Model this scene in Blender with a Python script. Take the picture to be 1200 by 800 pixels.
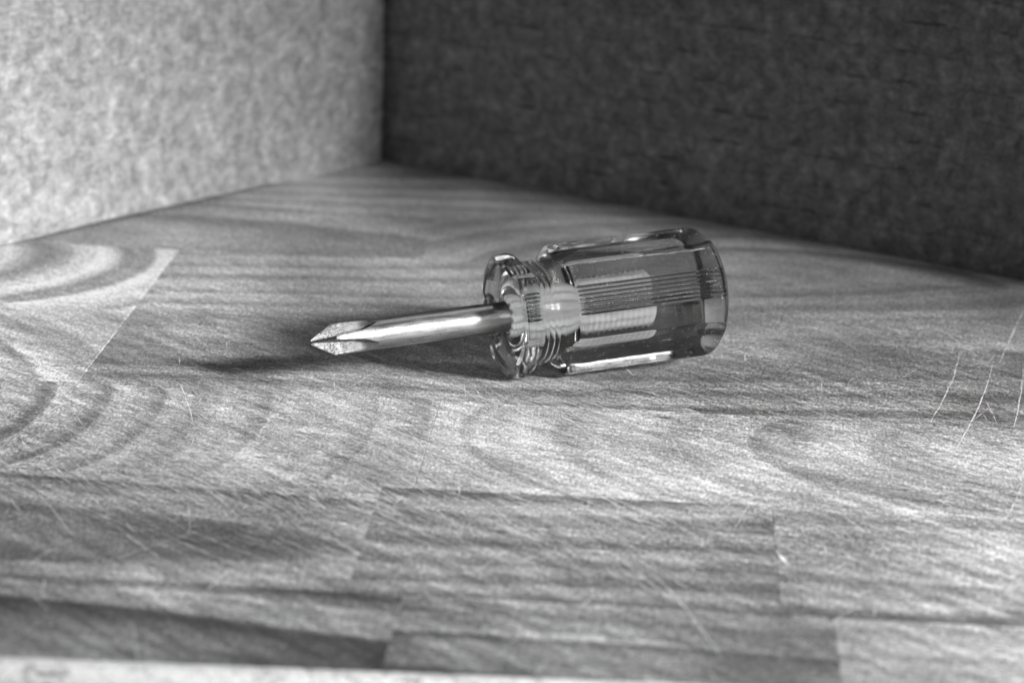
import bpy, bmesh, math, random
from mathutils import Matrix, Vector, noise

MM = 0.001
R = math.radians
scn = bpy.context.scene
for o in list(bpy.data.objects):
    bpy.data.objects.remove(o, do_unlink=True)

# ------------------------------------------------------------------ camera
PITCH, ROLL, CAM_H = R(15.0), R(2.0), 157.2
cam_d = bpy.data.cameras.new("camera")
cam = bpy.data.objects.new("camera", cam_d)
scn.collection.objects.link(cam)
scn.camera = cam
cam_d.sensor_width = 36.0
cam_d.lens = 100.0
cam_d.clip_start, cam_d.clip_end = 0.02, 50.0
fw = Vector((0, math.cos(PITCH), -math.sin(PITCH)))
rt = Vector((1, 0, 0))
up = Vector((0, math.sin(PITCH), math.cos(PITCH)))
rr = rt * math.cos(ROLL) + up * math.sin(ROLL)
uu = -rt * math.sin(ROLL) + up * math.cos(ROLL)
cam.matrix_world = Matrix(((rr.x, uu.x, -fw.x, 0), (rr.y, uu.y, -fw.y, 0),
                           (rr.z, uu.z, -fw.z, CAM_H * MM), (0, 0, 0, 1)))
cam_d.dof.use_dof = True
cam_d.dof.focus_distance = 0.560
cam_d.dof.aperture_fstop = 19.0
cam_d.dof.aperture_blades = 7

# ------------------------------------------------------------------ world and lamps
wd = bpy.data.worlds.new("World")
scn.world = wd
wd.use_nodes = True
wbg = wd.node_tree.nodes["Background"]
wbg.inputs[0].default_value = (1, 1, 1, 1)
wbg.inputs[1].default_value = 0.022


def area(name, loc, target, size, power, size_y=None):
    l = bpy.data.lights.new(name, 'AREA')
    l.energy = power
    l.shape = 'RECTANGLE' if size_y else 'DISK'
    l.size = size
    if size_y:
        l.size_y = size_y
    l.color = (1, 1, 1)
    o = bpy.data.objects.new(name, l)
    scn.collection.objects.link(o)
    o.location = loc
    d = Vector(target) - Vector(loc)
    o.rotation_euler = d.to_track_quat('-Z', 'Y').to_euler()
    return o


TGT = Vector((0.005, 0.508, 0.0))
KEY_AZ, KEY_EL, KEY_D = R(28.5), R(21.5), 1.30
kd = Vector((math.cos(KEY_AZ) * math.cos(KEY_EL), -math.sin(KEY_AZ) * math.cos(KEY_EL), math.sin(KEY_EL)))
key = area("key_lamp", TGT + kd * KEY_D, TGT, 0.25, 0.84)
key.data.spread = R(17.5)
area("added_glint_strip", (0.62, -0.10, 0.42), (0.02, 0.56, 0.01), 0.05, 0.85, 0.36)  # added strip light without a real source, puts highlights on the handle ribs
area("ceiling_lamp", (0.23, 0.95, 1.12), (0.0, 0.57, 0.0), 0.36, 1.3, 0.06)

scn.view_settings.view_transform = 'Standard'
scn.view_settings.look = 'None'
scn.view_settings.exposure = 0.0
scn.view_settings.gamma = 1.0
scn.render.engine = 'CYCLES'
cy = scn.cycles
cy.max_bounces = 16
cy.transmission_bounces = 14
cy.glossy_bounces = 8
cy.diffuse_bounces = 3
cy.volume_bounces = 2
cy.transparent_max_bounces = 16
cy.caustics_reflective = False
cy.caustics_refractive = True
cy.blur_glossy = 0.6
cy.sample_clamp_indirect = 25.0
cy.use_denoising = True


# ------------------------------------------------------------------ helpers
def link(o, parent=None):
    scn.collection.objects.link(o)
    if parent is not None:
        o.parent = parent
    return o


def empty(name, loc=(0, 0, 0), rot=(0, 0, 0)):
    o = bpy.data.objects.new(name, None)
    o.empty_display_size = 0.01
    o.location, o.rotation_euler = loc, rot
    return link(o)


def tag(o, label=None, cat=None, kind=None):
    if label: o["label"] = label
    if cat: o["category"] = cat
    if kind: o["kind"] = kind
    return o


def mesh_obj(name, verts, faces, mat, parent=None, smooth=False, sharp=None):
    me = bpy.data.meshes.new(name)
    me.from_pydata(verts, [], faces)
    me.validate()
    me.update()
    if smooth:
        me.shade_smooth()
        if sharp is not None:
            me.set_sharp_from_angle(angle=R(sharp))
    me.materials.append(mat)
    return link(bpy.data.objects.new(name, me), parent)


class NT:
    """tiny helper for building node materials"""
    def __init__(self, name):
        self.m = bpy.data.materials.new(name)
        self.m.use_nodes = True
        self.t = self.m.node_tree
        self.b = self.t.nodes["Principled BSDF"]
        self.out = self.t.nodes["Material Output"]

    def n(self, typ, **kw):
        nd = self.t.nodes.new(typ)
        for k, v in kw.items():
            setattr(nd, k, v)
        return nd

    def put(self, sock, v):
        if isinstance(v, bpy.types.NodeSocket):
            self.t.links.new(v, sock)
        else:
            sock.default_value = v

    def math(self, op, a, b=0.0, c=0.0, clamp=False):
        nd = self.n('ShaderNodeMath', operation=op, use_clamp=clamp)
        for s, v in zip(nd.inputs, (a, b, c)):
            self.put(s, v)
        return nd.outputs[0]

    def noise(self, vec, scale, detail=2.0, rough=0.5, dist=0.0, dims='3D'):
        nd = self.n('ShaderNodeTexNoise', noise_dimensions=dims)
        if dims == '1D':
            self.put(nd.inputs['W'], vec)
        else:
            self.put(nd.inputs['Vector'], vec)
        nd.inputs['Scale'].default_value = scale
        nd.inputs['Detail'].default_value = detail
        nd.inputs['Roughness'].default_value = rough
        nd.inputs['Distortion'].default_value = dist
        return nd.outputs[0]

    def mapr(self, v, a, b, c, d, smooth=False):
        nd = self.n('ShaderNodeMapRange')
        if smooth:
            nd.interpolation_type = 'SMOOTHSTEP'
        self.put(nd.inputs['Value'], v)
        for i, q in zip(('From Min', 'From Max', 'To Min', 'To Max'), (a, b, c, d)):
            self.put(nd.inputs[i], q)
        return nd.outputs[0]

    def comb(self, x, y, z):
        nd = self.n('ShaderNodeCombineXYZ')
        for s, v in zip(nd.inputs, (x, y, z)):
            self.put(s, v)
        return nd.outputs[0]

    def attr(self, name):
        nd = self.n('ShaderNodeAttribute', attribute_type='OBJECT', attribute_name=name)
        return nd.outputs['Fac']

    def grey(self, v):
        return self.comb(v, v, v)

    def bump(self, h, strength, dist):
        nd = self.n('ShaderNodeBump')
        nd.inputs['Strength'].default_value = strength
        nd.inputs['Distance'].default_value = dist
        self.put(nd.inputs['Height'], h)
        return nd.outputs[0]


# ------------------------------------------------------------------ materials
def wood_material():
    k = NT("butcher_block_wood")
    tc = k.n('ShaderNodeTexCoord').outputs['Object']
    sp = k.n('ShaderNodeSeparateXYZ')
    k.put(sp.inputs[0], tc)
    u = k.math('MULTIPLY', sp.outputs[0], 1000.0)
    v = k.math('MULTIPLY', sp.outputs[1], 1000.0)
    w = k.math('MULTIPLY', sp.outputs[2], 1000.0)
    cu, cv, an, rw = k.attr('ring_u'), k.attr('ring_v'), k.attr('ring_aniso'), k.attr('ring_width')
    tone, seed, con = k.attr('tone'), k.attr('seed'), k.attr('contrast')
    # growth rings: a cylinder set around a tilted pith, cut by the board's surface
    wv = k.comb(k.math('ADD', k.math('MULTIPLY', u, 0.35), seed), v, w)
    warp = k.math('MULTIPLY', k.math('SUBTRACT', k.noise(wv, 0.035, 3, 0.55), 0.5), 11.0)
    du = k.math('MULTIPLY', k.math('SUBTRACT', u, cu), an)
    dv = k.math('SUBTRACT', k.math('ADD', v, warp), cv)
    dw = k.math('ADD', w, 4.0)
    rho = k.math('SQRT', k.math('ADD', k.math('ADD', k.math('MULTIPLY', du, du), k.math('MULTIPLY', dv, dv)),
                                k.math('MULTIPLY', dw, dw)))
    q = k.math('ADD', k.math('DIVIDE', rho, rw), seed)
    saw = k.math('FRACT', q)
    late = k.math('MULTIPLY', k.mapr(saw, 0.25, 0.86, 0, 1, True), k.mapr(saw, 0.92, 1.0, 1, 0, True))
    irr = k.noise(q, 0.9, 2.0, 0.6, dims='1D')
    irr2 = k.noise(k.math('ADD', q, 7.3), 3.1, 1.0, 0.5, dims='1D')
    band = k.math('ADD', k.math('MULTIPLY', late, k.mapr(irr, 0.35, 0.65, 0.15, 1.0)),
                  k.math('MULTIPLY', k.math('SUBTRACT', irr2, 0.5), 0.8))
    # pores and fibres along the plank
    pv = k.comb(k.math('ADD', k.math('MULTIPLY', u, 0.16), seed), k.math('MULTIPLY', v, 0.75), w)
    pores = k.noise(pv, 1.0, 3, 0.65)
    pv2 = k.comb(k.math('ADD', k.math('MULTIPLY', u, 0.5), seed), k.math('MULTIPLY', v, 0.55), w)
    fine = k.noise(pv2, 1.4, 3, 0.7)
    poredark = k.mapr(pores, 0.56, 0.74, 0, 1, True)
    # worn wiping and knife direction: long fine streaks across the strips
    ca, sa = math.cos(R(-47)), math.sin(R(-47))
    al = k.math('ADD', k.math('MULTIPLY', u, ca), k.math('MULTIPLY', v, sa))
    ac = k.math('SUBTRACT', k.math('MULTIPLY', v, ca), k.math('MULTIPLY', u, sa))
    sv = k.comb(k.math('MULTIPLY', al, 0.045), k.math('MULTIPLY', ac, 0.34), 0.0)
    streak = k.noise(sv, 1.0, 5, 0.72)
    ca2, sa2 = math.cos(R(-14)), math.sin(R(-14))
    al2 = k.math('ADD', k.math('MULTIPLY', u, ca2), k.math('MULTIPLY', v, sa2))
    ac2 = k.math('SUBTRACT', k.math('MULTIPLY', v, ca2), k.math('MULTIPLY', u, sa2))
    sv2 = k.comb(k.math('MULTIPLY', al2, 0.05), k.math('MULTIPLY', ac2, 0.30), seed)
    streak2 = k.noise(sv2, 1.0, 5, 0.70)
    grit = k.noise(k.comb(u, k.math('MULTIPLY', v, 0.42), w), 1.9, 2, 0.75)
    blot = k.noise(k.comb(u, v, w), 0.024, 3, 0.6)
    # wear is heavy where the knife lands, light at the back of the board
    wear = k.math('ADD', k.mapr(v, 540, 640, 1.0, 0.25, True), k.math('MULTIPLY', k.math('SUBTRACT', blot, 0.5), 1.2))
    wear = k.math('MAXIMUM', wear, 0.15)
    val = k.math('MULTIPLY', k.math('SUBTRACT', 0.35, band), k.math('MULTIPLY', k.math('MULTIPLY', con, 0.70), k.mapr(rho, 65, 125, 1.0, 0.4, True)))
    stk = k.math('ADD', k.math('MULTIPLY', k.math('SUBTRACT', streak, 0.5), 2.2), k.math('MULTIPLY', k.math('SUBTRACT', streak2, 0.5), 1.7))
    val = k.math('ADD', val, k.math('MULTIPLY', stk, wear))
    val = k.math('ADD', val, k.math('MULTIPLY', k.math('SUBTRACT', fine, 0.5), 1.7))
    val = k.math('ADD', val, k.math('MULTIPLY', k.math('SUBTRACT', grit, 0.5), 3.0))
    val = k.math('ADD', val, k.math('MULTIPLY', k.math('SUBTRACT', blot, 0.5), 1.7))
    val = k.math('SUBTRACT', val, k.math('MULTIPLY', poredark, 0.8))
    val = k.math('ADD', k.math('MULTIPLY', val, 1.7), -0.02)
    alb = k.math('MULTIPLY', tone, k.math('POWER', 2.0, val))
    alb = k.math('MINIMUM', k.math('MAXIMUM', alb, 0.02), 0.82)
    k.put(k.b.inputs['Base Color'], k.grey(alb))
    k.put(k.b.inputs['Roughness'], k.mapr(streak, 0.3, 0.7, 0.62, 0.46))
    k.b.inputs['Specular IOR Level'].default_value = 0.35
    h = k.math('ADD', k.math('MULTIPLY', streak, 0.5), k.math('ADD', k.math('MULTIPLY', fine, 0.5), k.math('MULTIPLY', grit, 0.5)))
    h = k.math('SUBTRACT', h, k.math('MULTIPLY', poredark, 0.3))
    k.put(k.b.inputs['Normal'], k.bump(h, 0.8, 0.00026))
    return k.m


def cardboard_material(name, base, corr, mottle=1.0):
    k = NT(name)
    tc = k.n('ShaderNodeTexCoord').outputs['Object']
    sp = k.n('ShaderNodeSeparateXYZ')
    k.put(sp.inputs[0], tc)
    x = k.math('MULTIPLY', sp.outputs[0], 1000.0)
    z = k.math('MULTIPLY', sp.outputs[2], 1000.0)
    p = k.comb(x, 0.0, z)
    n1 = k.noise(p, 0.26, 5, 0.68, 0.5)
    n2 = k.noise(p, 0.08, 3, 0.5)
    n3 = k.noise(p, 1.1, 2, 0.6)
    fib = k.noise(k.comb(k.math('MULTIPLY', x, 0.35), 0.0, k.math('MULTIPLY', z, 1.3)), 0.8, 3, 0.6)
    # flute lines of the corrugation pressing through the liner, broken up along their length
    ln = k.math('ADD', z, k.math('MULTIPLY', k.math('SUBTRACT', n2, 0.5), 3.0))
    fl = k.math('PINGPONG', ln, 3.6)
    line = k.mapr(fl, 0.0, 0.55, 1.0, 0.0, True)
    brk = k.mapr(k.noise(k.comb(k.math('MULTIPLY', x, 0.05), 0.0, k.math('MULTIPLY', z, 0.16)), 1.0, 3, 0.6), 0.42, 0.56, 0.0, 1.0, True)
    brk2 = k.mapr(k.noise(k.comb(k.math('MULTIPLY', x, 0.16), 4.0, k.math('MULTIPLY', z, 0.3)), 1.0, 3, 0.6), 0.45, 0.65, 0.15, 1.0, True)
    line = k.math('MULTIPLY', k.math('MULTIPLY', line, brk), brk2)
    val = k.math('MULTIPLY', k.math('SUBTRACT', n1, 0.5), 2.6 * mottle)
    val = k.math('ADD', val, k.math('MULTIPLY', k.math('SUBTRACT', n2, 0.5), 0.9))
    val = k.math('ADD', val, k.math('MULTIPLY', k.math('SUBTRACT', n3, 0.5), 1.0 * mottle))
    val = k.math('ADD', val, k.math('MULTIPLY', k.math('SUBTRACT', fib, 0.5), 1.4))
    val = k.math('SUBTRACT', val, k.math('MULTIPLY', line, corr))
    alb = k.math('MULTIPLY', base, k.math('POWER', 2.0, val))
    alb = k.math('MINIMUM', k.math('MAXIMUM', alb, 0.02), 0.8)
    k.put(k.b.inputs['Base Color'], k.grey(alb))
    k.b.inputs['Roughness'].default_value = 0.85
    k.b.inputs['Specular IOR Level'].default_value = 0.2
    h = k.math('SUBTRACT', k.math('ADD', n1, k.math('MULTIPLY', n3, 0.4)), k.math('MULTIPLY', line, 0.6 if corr else 0.0))
    k.put(k.b.inputs['Normal'], k.bump(h, 0.5, 0.0004))
    return k.m


def plain(name, v, rough, metal=0.0):
    k = NT(name)
    k.b.inputs['Base Color'].default_value = (v, v, v, 1)
    k.b.inputs['Roughness'].default_value = rough
    k.b.inputs['Metallic'].default_value = metal
    return k


def steel_material():
    k = plain("plated_steel", 0.5, 0.24, 1.0)
    tc = k.n('ShaderNodeTexCoord').outputs['Object']
    sp = k.n('ShaderNodeSeparateXYZ')
    k.put(sp.inputs[0], tc)
    x, y, z = [k.math('MULTIPLY', sp.outputs[i], 1000.0) for i in range(3)]
    lng = k.noise(k.comb(k.math('MULTIPLY', x, 0.25), k.math('MULTIPLY', y, 4.0), k.math('MULTIPLY', z, 4.0)), 1.0, 3, 0.6)
    pit = k.noise(k.comb(x, y, z), 2.6, 3, 0.7)
    stain = k.noise(k.comb(x, y, z), 0.28, 3, 0.6)
    # darker, duller band where the shank leaves the handle
    band = k.math('MULTIPLY', k.mapr(x, -6.5, -1.0, 0, 1, True), k.mapr(stain, 0.35, 0.65, 0.4, 1.0))
    tipm = k.mapr(x, -36.5, -31.0, 1, 0, True)
    pm = k.mapr(k.math('ADD', pit, k.math('MULTIPLY', tipm, 0.09)), 0.60, 0.70, 0, 1, True)
    v = k.math('SUBTRACT', k.math('ADD', 0.27, k.math('MULTIPLY', k.math('SUBTRACT', lng, 0.5), 0.45)),
               k.math('ADD', k.math('MULTIPLY', pm, 0.24), k.math('MULTIPLY', band, 0.10)))
    k.put(k.b.inputs['Base Color'], k.grey(k.math('MAXIMUM', v, 0.06)))
    k.put(k.b.inputs['Roughness'], k.math('ADD', k.mapr(lng, 0.3, 0.7, 0.32, 0.46), k.math('MULTIPLY', pm, 0.25)))
    h = k.math('ADD', k.math('MULTIPLY', lng, 0.4), k.math('MULTIPLY', pit, 0.6))
    k.put(k.b.inputs['Normal'], k.bump(h, 0.25, 0.00008))
    return k.m


def acetate_material():
    k = NT("clear_acetate")
    b = k.b
    b.inputs['Base Color'].default_value = (0.97, 0.97, 0.97, 1)
    b.inputs['Transmission Weight'].default_value = 1.0
    b.inputs['IOR'].default_value = 1.53
    tc = k.n('ShaderNodeTexCoord').outputs['Object']
    sp = k.n('ShaderNodeSeparateXYZ')
    k.put(sp.inputs[0], tc)
    x, y, z = [k.math('MULTIPLY', sp.outputs[i], 1000.0) for i in range(3)]
    wear = k.noise(k.comb(x, y, z), 0.35, 3, 0.6)
    scr = k.noise(k.comb(k.math('MULTIPLY', x, 0.15), k.math('MULTIPLY', y, 3.0), k.math('MULTIPLY', z, 3.0)), 1.2, 3, 0.6)
    scuff = k.mapr(k.noise(k.comb(k.math('MULTIPLY', x, 0.8), y, z), 1.5, 3, 0.7), 0.63, 0.70, 0.0, 0.35, True)
    k.put(b.inputs['Roughness'], k.math('ADD', k.mapr(wear, 0.4, 0.75, 0.01, 0.05), scuff))
    h = k.math('ADD', k.math('MULTIPLY', scr, 0.6), k.math('MULTIPLY', wear, 1.2))
    k.put(b.inputs['Normal'], k.bump(h, 0.12, 0.0002))
    ab = k.n('ShaderNodeVolumeAbsorption')
    ab.inputs['Color'].default_value = (0.35, 0.35, 0.35, 1)
    ab.inputs['Density'].default_value = 45.0
    k.t.links.new(ab.outputs[0], k.out.inputs['Volume'])
    return k.m


M_WOOD = wood_material()
M_LEFT = cardboard_material("cardboard_lit_side_liner", 0.265, 0.15, 1.35)
M_BACK = cardboard_material("cardboard_ribbed_liner", 0.23, 1.9, 1.6)
M_STEEL = steel_material()
M_ACET = acetate_material()
k = plain("raw_wood_fibre", 0.7, 0.8)
sn = k.noise(k.n('ShaderNodeTexCoord').outputs['Object'], 420.0, 3, 0.6)
k.put(k.b.inputs['Base Color'], k.grey(k.mapr(sn, 0.35, 0.65, 0.42, 0.80)))
M_SCR = k.m

# ------------------------------------------------------------------ structure: table under the board
TAB_Z = -30.0
k = plain("dark_table", 0.10, 0.5)
tn = k.noise(k.n('ShaderNodeTexCoord').outputs['Object'], 60.0, 4, 0.6)
k.put(k.b.inputs['Base Color'], k.grey(k.mapr(tn, 0.3, 0.7, 0.07, 0.14)))
tb = mesh_obj("table", [(x * MM, y * MM, z * MM) for z in (TAB_Z - 20, TAB_Z) for x, y in
                        ((-900, 150), (900, 150), (900, 1300), (-900, 1300))],
              [(3, 2, 1, 0), (4, 5, 6, 7), (0, 1, 5, 4), (1, 2, 6, 5), (2, 3, 7, 6), (3, 0, 4, 7)], k.m)
tag(tb, kind="structure")

# ------------------------------------------------------------------ cutting board
rng = random.Random(11)
PHI = R(-2.9)
board = empty("cutting_board", (0, 0, TAB_Z * MM), (0, 0, PHI))
tag(board, "worn butcher block cutting board of glued wooden strips covered in knife scratches", "cutting board")


def front_v(u):
    return 395.6 + 0.039 * (u - 13.0)


def plank(u0, u1, v0, v1, tone, ring, con=1.0, front=False):
    """one glued lamella, slightly eased edges; ring=(cu,cv,aniso,width)"""
    g = 0.012
    top = 30.0 + rng.uniform(-0.03, 0.03)
    e = 0.12
    va, vb = (front_v(u0), front_v(u1)) if front else (v0 + g, v0 + g)
    fe = 2.6 if front else e
    bm = bmesh.new()
    a0, a1 = u0 + g, u1 - g
    b1 = v1 - g
    prof = []  # (offset from front, offset from back, side inset, z)
    if False:
        pr = [(0, 0.0, 0), (0, top - 2.6, 0)]
        pr += [(2.6 - 2.6 * math.cos(t), top - 2.6 + 2.6 * math.sin(t), None) for t in [R(15), R(30), R(45), R(60), R(75), R(90)]]
        loops = [(p[0], 0 if i < len(pr) - 1 else e, 0 if i < len(pr) - 1 else e, p[1] if i == len(pr) - 1 else min(p[1], top - e) if False else p[1]) for i, p in enumerate(pr)]
    else:
        loops = [(0, 0, 0, 0.0), (0, 0, 0, top - e), (e * 0.35, e * 0.35, e * 0.35, top - e * 0.3), (e, e, e, top)]
    rings = []
    for f, bk, sd, z in loops:
        rings.append([bm.verts.new((p[0] * MM, p[1] * MM, z * MM)) for p in
                      ((a0 + sd, va + f), (a1 - sd, vb + f), (a1 - sd, b1 - bk), (a0 + sd, b1 - bk))])
    for A, B in zip(rings, rings[1:]):
        for i in range(4):
            j = (i + 1) % 4
            bm.faces.new((A[i], A[j], B[j], B[i]))
    bm.faces.new(rings[-1])
    bm.faces.new(rings[0][::-1])
    me = bpy.data.meshes.new("plank")
    bm.to_mesh(me)
    bm.free()
    me.materials.append(M_WOOD)
    o = link(bpy.data.objects.new("plank", me), board)
    o["ring_u"], o["ring_v"], o["ring_aniso"], o["ring_width"] = [float(q) for q in ring]
    o["tone"], o["seed"], o["contrast"] = float(tone), rng.uniform(0, 60), float(con)
    return o


UL, UR = -250.0, 215.0
V = [None, 427.0, 482.0, 538.5, 597.5, 656.0, 712.0, 769.0, 826.0]
#      u0     u1    tone  (cu, cv, aniso, width)  contrast
rows = {
    0: [(UL, -37.7, .17, (-150, 398, .16, 9.0), 1.7), (-37.7, 30.8, .15, (-160, 380, .10, 8.0), 1.0), (30.8, 128, .27, (150, 392, .10, 9.0), 1.4), (128, UR, .3, (0, 380, .1, 6), 1)],
    1: [(UL, -46.8, .19, (-190, 447, .14, 9.0), 1.2), (-46.8, 22.7, .17, (-300, 500, .08, 8.0), 1.2), (22.7, UR, .18, (200, 460, .09, 8.0), 1.6)],
    2: [(UL, -41.0, .265, (-192, 520, .95, 9.5), 1.35), (-41.0, UR, .31, (90, 520, .55, 8.5), .8)],
    3: [(UL, -113.5, .36, (-215, 515, .95, 14.0), 1.7), (-113.5, UR, .195, (-200, 590, .13, 8.5), .9)],
    4: [(UL, -113.5, .40, (-190, 640, .75, 12.0), 1.6), (-113.5, UR, .28, (-170, 690, .28, 10.0), .85)],
    5: [(UL, -55.7, .30, (-300, 670, .12, 9.0), .8), (-55.7, UR, .31, (30, 640, .80, 13.0), .9)],
    6: [(UL, 20, .33, (-200, 760, .12, 7.0), .8), (20, UR, .33, (100, 700, .1, 7.0), .8)],
    7: [(UL, -20, .33, (-200, 800, .12, 7.0), .8), (-20, UR, .28, (100, 800, .1, 7.0), .8)],
}
for r, items in rows.items():
    for (u0, u1, tone, ring, con) in items:
        plank(u0, u1, V[r], V[r + 1], tone, ring, con, front=(r == 0))


# added strip; bright light on the board's front edge is put into its tone
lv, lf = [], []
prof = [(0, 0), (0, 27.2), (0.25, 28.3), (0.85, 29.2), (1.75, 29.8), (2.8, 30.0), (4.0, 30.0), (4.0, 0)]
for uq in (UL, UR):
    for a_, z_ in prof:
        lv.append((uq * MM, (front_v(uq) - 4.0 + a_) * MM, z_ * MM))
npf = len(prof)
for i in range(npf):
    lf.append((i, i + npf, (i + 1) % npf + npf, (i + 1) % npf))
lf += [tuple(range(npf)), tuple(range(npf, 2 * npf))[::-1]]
lip = mesh_obj("front_edge_painted_light", lv, lf, M_WOOD, board)
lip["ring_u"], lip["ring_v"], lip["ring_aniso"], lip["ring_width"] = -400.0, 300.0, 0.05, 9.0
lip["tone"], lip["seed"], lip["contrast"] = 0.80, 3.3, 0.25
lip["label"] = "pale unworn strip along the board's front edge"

# knife scratches: raised fibre burrs, tapering and wobbling
def w2b(x, y):
    c, s = math.cos(PHI), math.sin(PHI)
    return (c * x + s * y, -s * x + c * y)


def scratch(bv, bf, p0, p1, width, height, bend=0.0, seg=None, seed=0.0):
    (x0, y0), (x1, y1) = p0, p1
    L = math.hypot(x1 - x0, y1 - y0)
    seg = seg or max(4, int(L / 1.6))
    dx, dy = (x1 - x0) / L, (y1 - y0) / L
    base = len(bv)
    for i in range(seg + 1):
        t = i / seg
        wv = width * (0.25 + 0.75 * math.sin(math.pi * min(1, max(0, t * 0.92 + 0.04)))) * (0.75 + 0.9 * noise.noise((seed, t * L * 0.45, 0)))
        wv = max(wv, width * 0.03)
        off = bend * math.sin(math.pi * t) + 0.22 * noise.noise((seed + 9, t * L * 0.12, 3)) + 0.05 * noise.noise((seed + 5, t * L * 0.8, 1))
        cx, cy_ = x0 + dx * L * t - dy * off, y0 + dy * L * t + dx * off
        hh = height * (0.5 + 0.7 * abs(noise.noise((seed + 3, t * L * 0.5, 7))))
        for sgn, z in ((-1, 30.045), (0, 30.05 + hh), (1, 30.045)):
            X, Y = w2b(cx - dy * sgn * wv * 0.5, cy_ + dx * sgn * wv * 0.5)
            bv.append((X * MM, Y * MM, z * MM))
    for i in range(seg):
        a = base + 3 * i
        bf.append((a, a + 3, a + 4, a + 1))
        bf.append((a + 1, a + 4, a + 5, a + 2))


BIG = [((102.5, 584), (81.6, 508), .30, 1.2), ((96.3, 591), (82.6, 536), .24, .8), ((109, 585), (98.7, 535), .30, .5),
       ((116.4, 630), (103.5, 583), .45, .0), ((94.4, 611), (101.4, 577), .30, .4), ((94.6, 499), (87.9, 477), .22, .2),
       ((-66, 545.2), (-59.9, 517.3), .34, .3), ((-59.9, 517.3), (-32.1, 482.4), .26, .8), ((-82, 501.4), (-64.7, 489.8), .28, .3),
       ((-45.7, 546.5), (-5.4, 495.6), .22, 1.4), ((-28.5, 543.8), (-8.2, 482.7), .20, .8), ((-70, 512.2), (-58.5, 505.3), .22, .2),
       ((-66.6, 504.3), (-40.3, 484), .24, .6), ((20.5, 451.1), (33.5, 429.7), .24, .3), ((22.6, 449.2), (33.9, 403.6), .20, .8),
       ((45.9, 456), (47.4, 448.4), .7, .1), ((-27.6, 528.8), (-21.9, 514.1), .2, .1), ((96.1, 553.3), (95.8, 536.9), .18, .1),
       ((-64, 506), (-38, 478), .24, .5), ((-55, 532), (-12, 480), .15, .9), ((40, 571), (58, 548), .18, .3)]
for i, (a, b, wd_, bd) in enumerate(BIG):
    bv, bf = [], []
    scratch(bv, bf, a, b, wd_ * 1.25, 0.03, bd, seed=i * 3.7 + 1)
    mesh_obj("knife_scratch", bv, bf, M_SCR, board)
bv, bf = [], []
for i in range(2700):
    q = rng.random()
    if q < 0.45:
        x, y = rng.uniform(-85, 25), rng.uniform(472, 550)
        an = R(rng.gauss(-50, 9))
    elif q < 0.88:
        x, y = rng.uniform(-70, 105), rng.uniform(445, 560)
        an = R(rng.gauss(-38, 16))
    else:
        x, y = rng.uniform(-100, 110), rng.uniform(400, 640)
        an = R(rng.gauss(-95, 30))
    L = rng.uniform(3, 9) if rng.random() < 0.7 else rng.uniform(9, 26)
    scratch(bv, bf, (x, y), (x + L * math.cos(an), y + L * math.sin(an)), rng.choice((0.08, 0.11, 0.15, 0.22)), 0.008, rng.uniform(-.3, .3), seed=i * 1.3)
tag(mesh_obj("fine_scratches", bv, bf, M_SCR, board), kind="stuff")

# ------------------------------------------------------------------ cardboard box: two corrugated panels meeting in a corner
COR = Vector((-37.9, 773.1))
box = empty("cardboard_box", (COR.x * MM, COR.y * MM, 0))
tag(box, "plain corrugated cardboard box whose two panels form the corner behind the screwdriver", "cardboard box")


def panel(name, ang, s0, s1, h, thick, mat, loc, bow, bottom):
    """panel standing along local +x, its face towards local -y; bottom(s) gives the lower edge height"""
    nx, nz = 90, 26
    vs, fs = [], []
    for side in (0, 1):
        for j in range(nz + 1):
            for i in range(nx + 1):
                s = s0 + (s1 - s0) * i / nx
                zb = bottom(s)
                t = j / nz
                z = zb + (h - zb) * t
                y = bow(s, z) + (thick if side else 0.0)
                vs.append((s * MM, y * MM, z * MM))
    def idx(sd, i, j): return sd * (nx + 1) * (nz + 1) + j * (nx + 1) + i
    for j in range(nz):
        for i in range(nx):
            fs.append((idx(0, i, j), idx(0, i + 1, j), idx(0, i + 1, j + 1), idx(0, i, j + 1)))
            fs.append((idx(1, i, j), idx(1, i, j + 1), idx(1, i + 1, j + 1), idx(1, i + 1, j)))
    for i in range(nx):
        fs.append((idx(0, i, 0), idx(1, i, 0), idx(1, i + 1, 0), idx(0, i + 1, 0)))
        fs.append((idx(0, i, nz), idx(0, i + 1, nz), idx(1, i + 1, nz), idx(1, i, nz)))
    for j in range(nz):
        fs.append((idx(0, 0, j), idx(0, 0, j + 1), idx(1, 0, j + 1), idx(1, 0, j)))
        fs.append((idx(0, nx, j), idx(1, nx, j), idx(1, nx, j + 1), idx(0, nx, j + 1)))
    o = mesh_obj(name, vs, fs, mat, box, smooth=True, sharp=40)
    o.location = loc
    o.rotation_euler = (0, 0, ang)
    return o


WALL_H = 95.0
# lit side panel: local +x runs from the far left towards the corner, its face turned to the right
panel("side_panel", R(54.0), -215, -0.2, WALL_H, 3.4, M_LEFT, (0, 0, 0),
      lambda s, z: 0.5 * noise.noise((s * 0.02, z * 0.03, 0)),
      lambda s: 0.15 + 0.75 * max(0.0, min(1.0, (-s - 42) / 8)) * max(0.0, min(1.0, (150 + s) / 40)))
# shaded back panel, starting behind the side panel's edge
panel("back_panel", R(-36.2), -6.0, 330, WALL_H, 3.4, M_BACK, (0.0012, 0.0016, 0),
      lambda s, z: 0.35 * noise.noise((s * 0.015, z * 0.05, 4)) + 0.10 * math.cos(z * 2 * math.pi / 7.2),
      lambda s: 0.12)

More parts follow.
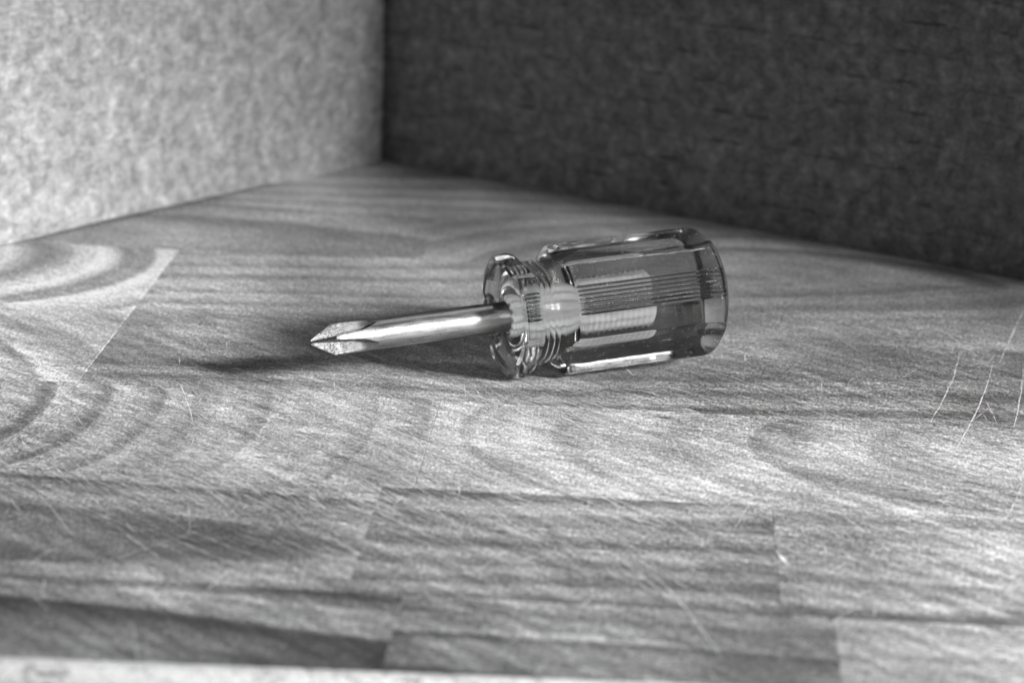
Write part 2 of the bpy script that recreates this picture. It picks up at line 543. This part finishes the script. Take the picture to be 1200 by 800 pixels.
# ------------------------------------------------------------------ screwdriver
AX_H = 12.9
driver = empty("screwdriver", (-1.2 * MM, 557.9 * MM, 0.0), (0, R(-3.6), R(22.3)))
tag(driver, "stubby cross-head screwdriver with clear fluted plastic handle lying on the board", "screwdriver")
N_LAND = 22.0     # angle of the ribbed land that faces the camera, degrees above the horizontal

RB, RF, RN = 13.5, 12.8, 10.3


def lerp_profile(pts, s):
    for (a, ra), (b, rb) in zip(pts, pts[1:]):
        if s <= b:
            t = (s - a) / (b - a) if b > a else 0
            return ra + (rb - ra) * t
    return pts[-1][1]


FD, FR = 26.0, 14.8


def flute(phi, s_):
    """radius of the scooped flute at angle phi (radians) from its middle; it deepens towards the collar"""
    D = FD - 1.5 * max(0.0, min(1.0, (13.0 - s_) / 9.0))
    e_ = max(0.0, min(1.0, (s_ - 40.0) / 4.5))
    D += 0.6 * e_ * e_ * (3 - 2 * e_)
    q = FR * FR - (D * math.sin(phi)) ** 2
    if q <= 0 or math.cos(phi) <= 0:
        return 99.0
    return D * math.cos(phi) - math.sqrt(q)


# angles: dense over the ribs and the flute edges
angs = []
RIBW, NRIB = 13.0, 7
for l in range(3):
    c = N_LAND + 120 * l
    for lo, hi, n_ in ((-RIBW, RIBW, NRIB * 8), (RIBW, 31, 10), (31, 37, 16), (37, 83, 30), (83, 89, 16), (89, 120 - RIBW, 10)):
        angs += [c + lo + (hi - lo) * i / n_ for i in range(n_)]
angs = sorted(angs)


def rib(a):
    """rib height 0..1 at absolute angle a"""
    d = (a - N_LAND + 60) % 120 - 60
    if abs(d) >= RIBW:
        return 1.0
    t = (d + RIBW) / (2 * RIBW) * NRIB
    return 0.5 + 0.5 * math.cos(2 * math.pi * t)


def smin(a, b, k_):
    h_ = max(k_ - abs(a - b), 0.0) / k_
    return min(a, b) - h_ * h_ * k_ * 0.25


# outside profile: list of (s, r, rib amount)
st = []
def add(s, r, rb=0.0): st.append((s, r, rb))
# recessed front face, from the middle outwards
add(0.5, 0.02); add(0.5, 3.6); add(0.45, 3.9); add(0.7, 4.3); add(1.3, 5.0); add(1.7, 6.5); add(1.7, 8.0); add(1.45, 9.2); add(0.9, 10.1)
add(0.8, 10.3); add(0.75, 10.6); add(0.2, 10.85); add(0.05, 11.1); add(0.0, 11.4); add(0.0, 12.1, 0); add(0.12, 12.5, .2); add(0.45, RF, .6)
for i in range(1, 7): add(0.45 + 2.3 * i / 6, RF, 1.0)
for i in range(1, 9):
    t = R(90 * i / 8); add(2.75 + 2.1 * math.sin(t), RF - (RF - RN) * (1 - math.cos(t)), max(0, 1 - i / 4))
# neck with three rings
for g in range(3):
    s0 = 4.9 + g * 1.2
    for i in range(1, 11):
        t = i / 10
        add(s0 + 1.2 * t, RN - 0.12 + 0.5 * abs(math.sin(math.pi * t)) ** 0.6)
# fillet up to the body
for i in range(1, 9):
    t = R(90 * i / 8); add(8.55 + 2.6 * math.sin(t) * 0.9 + 0.5 * i / 8, RN + 0.1 + (RB - RN - 0.5) * (1 - math.cos(t)))
add(11.7, RB - 0.12, .3); add(12.1, RB, .8)
for i in range(1, 41): add(12.1 + 30.1 * i / 40, RB, 1.0)
for i in range(1, 11):
    t = R(90 * i / 10)
    add(42.2 + 3.2 * math.sin(t), RB - 3.4 * (1 - math.cos(t)), max(0.0, 1 - i / 6))
add(45.6, 8.0); add(45.75, 4.0); add(45.8, 0.02)

hv, hf = [], []
na = len(angs)
for (s, r, rb) in st:
    for a in angs:
        rr_ = r
        ph = R((a - N_LAND - 60 + 60) % 120 - 60)
        if r > 10.7:
            rr_ = smin(rr_, max(flute(ph, s), RN - 0.1), 0.45)
        if rb > 0 and rr_ >= r - 0.12:
            rr_ -= 0.5 * rb * (1 - rib(a))
        rr_ += 0.015 * noise.noise((s * 0.3, math.cos(R(a)) * 3, math.sin(R(a)) * 3)) if r > 8 else 0
        # local +y is the far side, so the camera-facing direction is -y
        hv.append((s * MM, -rr_ * math.cos(R(a)) * MM, (AX_H + rr_ * math.sin(R(a))) * MM))
for j in range(len(st) - 1):
    for i in range(na):
        k2 = (i + 1) % na
        hf.append((j * na + i, j * na + k2, (j + 1) * na + k2, (j + 1) * na + i))
hf.append(tuple((len(st) - 1) * na + i for i in range(na)))
hf.append(tuple(range(na))[::-1])
handle = mesh_obj("handle", hv, hf, M_ACET, driver, smooth=True, sharp=28)
bm = bmesh.new(); bm.from_mesh(handle.data); bmesh.ops.recalc_face_normals(bm, faces=bm.faces); bm.to_mesh(handle.data); bm.free()
handle["label"] = "clear fluted plastic handle with ribbed grips and ringed neck"

# shank with cross tip
RS, LS = 3.12, 40.9
TIP_A = 22.0


def shank_profile(x):
    """x from the tip"""
    if x <= 0: return 0.5
    if x < 4.5: return 0.5 + (RS - 0.5) * (x / 4.5) ** 0.95
    return RS


def tip_slot(psi, x):
    c = 0.24 + 1.75 * (x / 13.0) ** 1.25 + max(0, x - 9.5) ** 2 * 0.07
    if c > RS: return 99
    t46 = math.tan(R(47))
    den = math.cos(psi) * t46 - abs(math.sin(psi))
    return c * t46 / den if den > 1e-4 else 99


xs = [0.0, 0.12, 0.3] + [0.6 + 0.35 * i for i in range(38)] + [14.2, 15, 20, 25, 30, 35, 36, 38, 40, LS, LS + 0.3, LS + 0.6]
NA2 = 160
sv_, sf_ = [], []
for x in xs:
    for i in range(NA2):
        a = 360.0 * i / NA2
        psi = R((a - TIP_A - 45 + 45) % 90 - 45)
        r = shank_profile(x)
        if x < 15: r = min(r, tip_slot(psi, x))
        if 0 < x < 6.5: r += 0.10 * noise.noise((x * 1.6, math.cos(R(a)) * 2, math.sin(R(a)) * 2)) * (1 if (a % 360) > 200 else 0.35)
        r = max(r, 0.1)
        if x > LS + 1: r = min(r, RS)
        sv_.append(((x - LS) * MM, -r * math.cos(R(a)) * MM, (AX_H + r * math.sin(R(a))) * MM))
CUT = next(j for j, x in enumerate(xs) if x > 15.5)


def rings_mesh(name, j0, j1, parent):
    vs = sv_[j0 * NA2:(j1 + 1) * NA2]
    fs = []
    for j in range(j1 - j0):
        for i in range(NA2):
            k2 = (i + 1) % NA2
            fs.append((j * NA2 + i, (j + 1) * NA2 + i, (j + 1) * NA2 + k2, j * NA2 + k2))
    fs.append(tuple(range(NA2)))
    fs.append(tuple((j1 - j0) * NA2 + i for i in range(NA2))[::-1])
    o = mesh_obj(name, vs, fs, M_STEEL, parent, smooth=True, sharp=24)
    bm_ = bmesh.new(); bm_.from_mesh(o.data); bmesh.ops.recalc_face_normals(bm_, faces=bm_.faces); bm_.to_mesh(o.data); bm_.free()
    return o


shank = rings_mesh("shank", CUT, len(xs) - 1, driver)
tip = rings_mesh("tip", 0, CUT, shank)
tip["label"] = "worn four-winged cross-head tip with pitted edges"
shank["label"] = "scuffed round steel shank with a bright highlight along it"

# the tang: the knurled end of the shank moulded into the clear handle
k = plain("knurled_tang_steel", 0.95, 0.4, 0.1)
NT_ = 112
tv, tf = [], []
for x in [0.62, 1.0] + [1.3 + 0.31 * q_ for q_ in range(95)] + [31.0]:
    fl_ = 0.22 if 1.0 <= x <= 30.6 else 0.0
    for i in range(NT_):
        a = 2 * math.pi * i / NT_
        r = 3.25 + 1.5 * fl_ * math.cos(12 * a + 0.15 * math.sin(x)) + (0.10 * math.cos(2 * math.pi * x / 1.24) if fl_ else 0) - (0.5 if x in (0.62, 31.0) else 0)
        tv.append((x * MM, -r * math.cos(a) * MM, (AX_H + r * math.sin(a)) * MM))
nx_ = len(tv) // NT_
for j in range(nx_ - 1):
    for i in range(NT_):
        k2 = (i + 1) % NT_
        tf.append((j * NT_ + i, (j + 1) * NT_ + i, (j + 1) * NT_ + k2, j * NT_ + k2))
tf.append(tuple(range(NT_)))
tf.append(tuple((nx_ - 1) * NT_ + i for i in range(NT_))[::-1])
tang = mesh_obj("tang", tv, tf, k.m, driver, smooth=True, sharp=40)
bm = bmesh.new(); bm.from_mesh(tang.data); bmesh.ops.recalc_face_normals(bm, faces=bm.faces); bm.to_mesh(tang.data); bm.free()
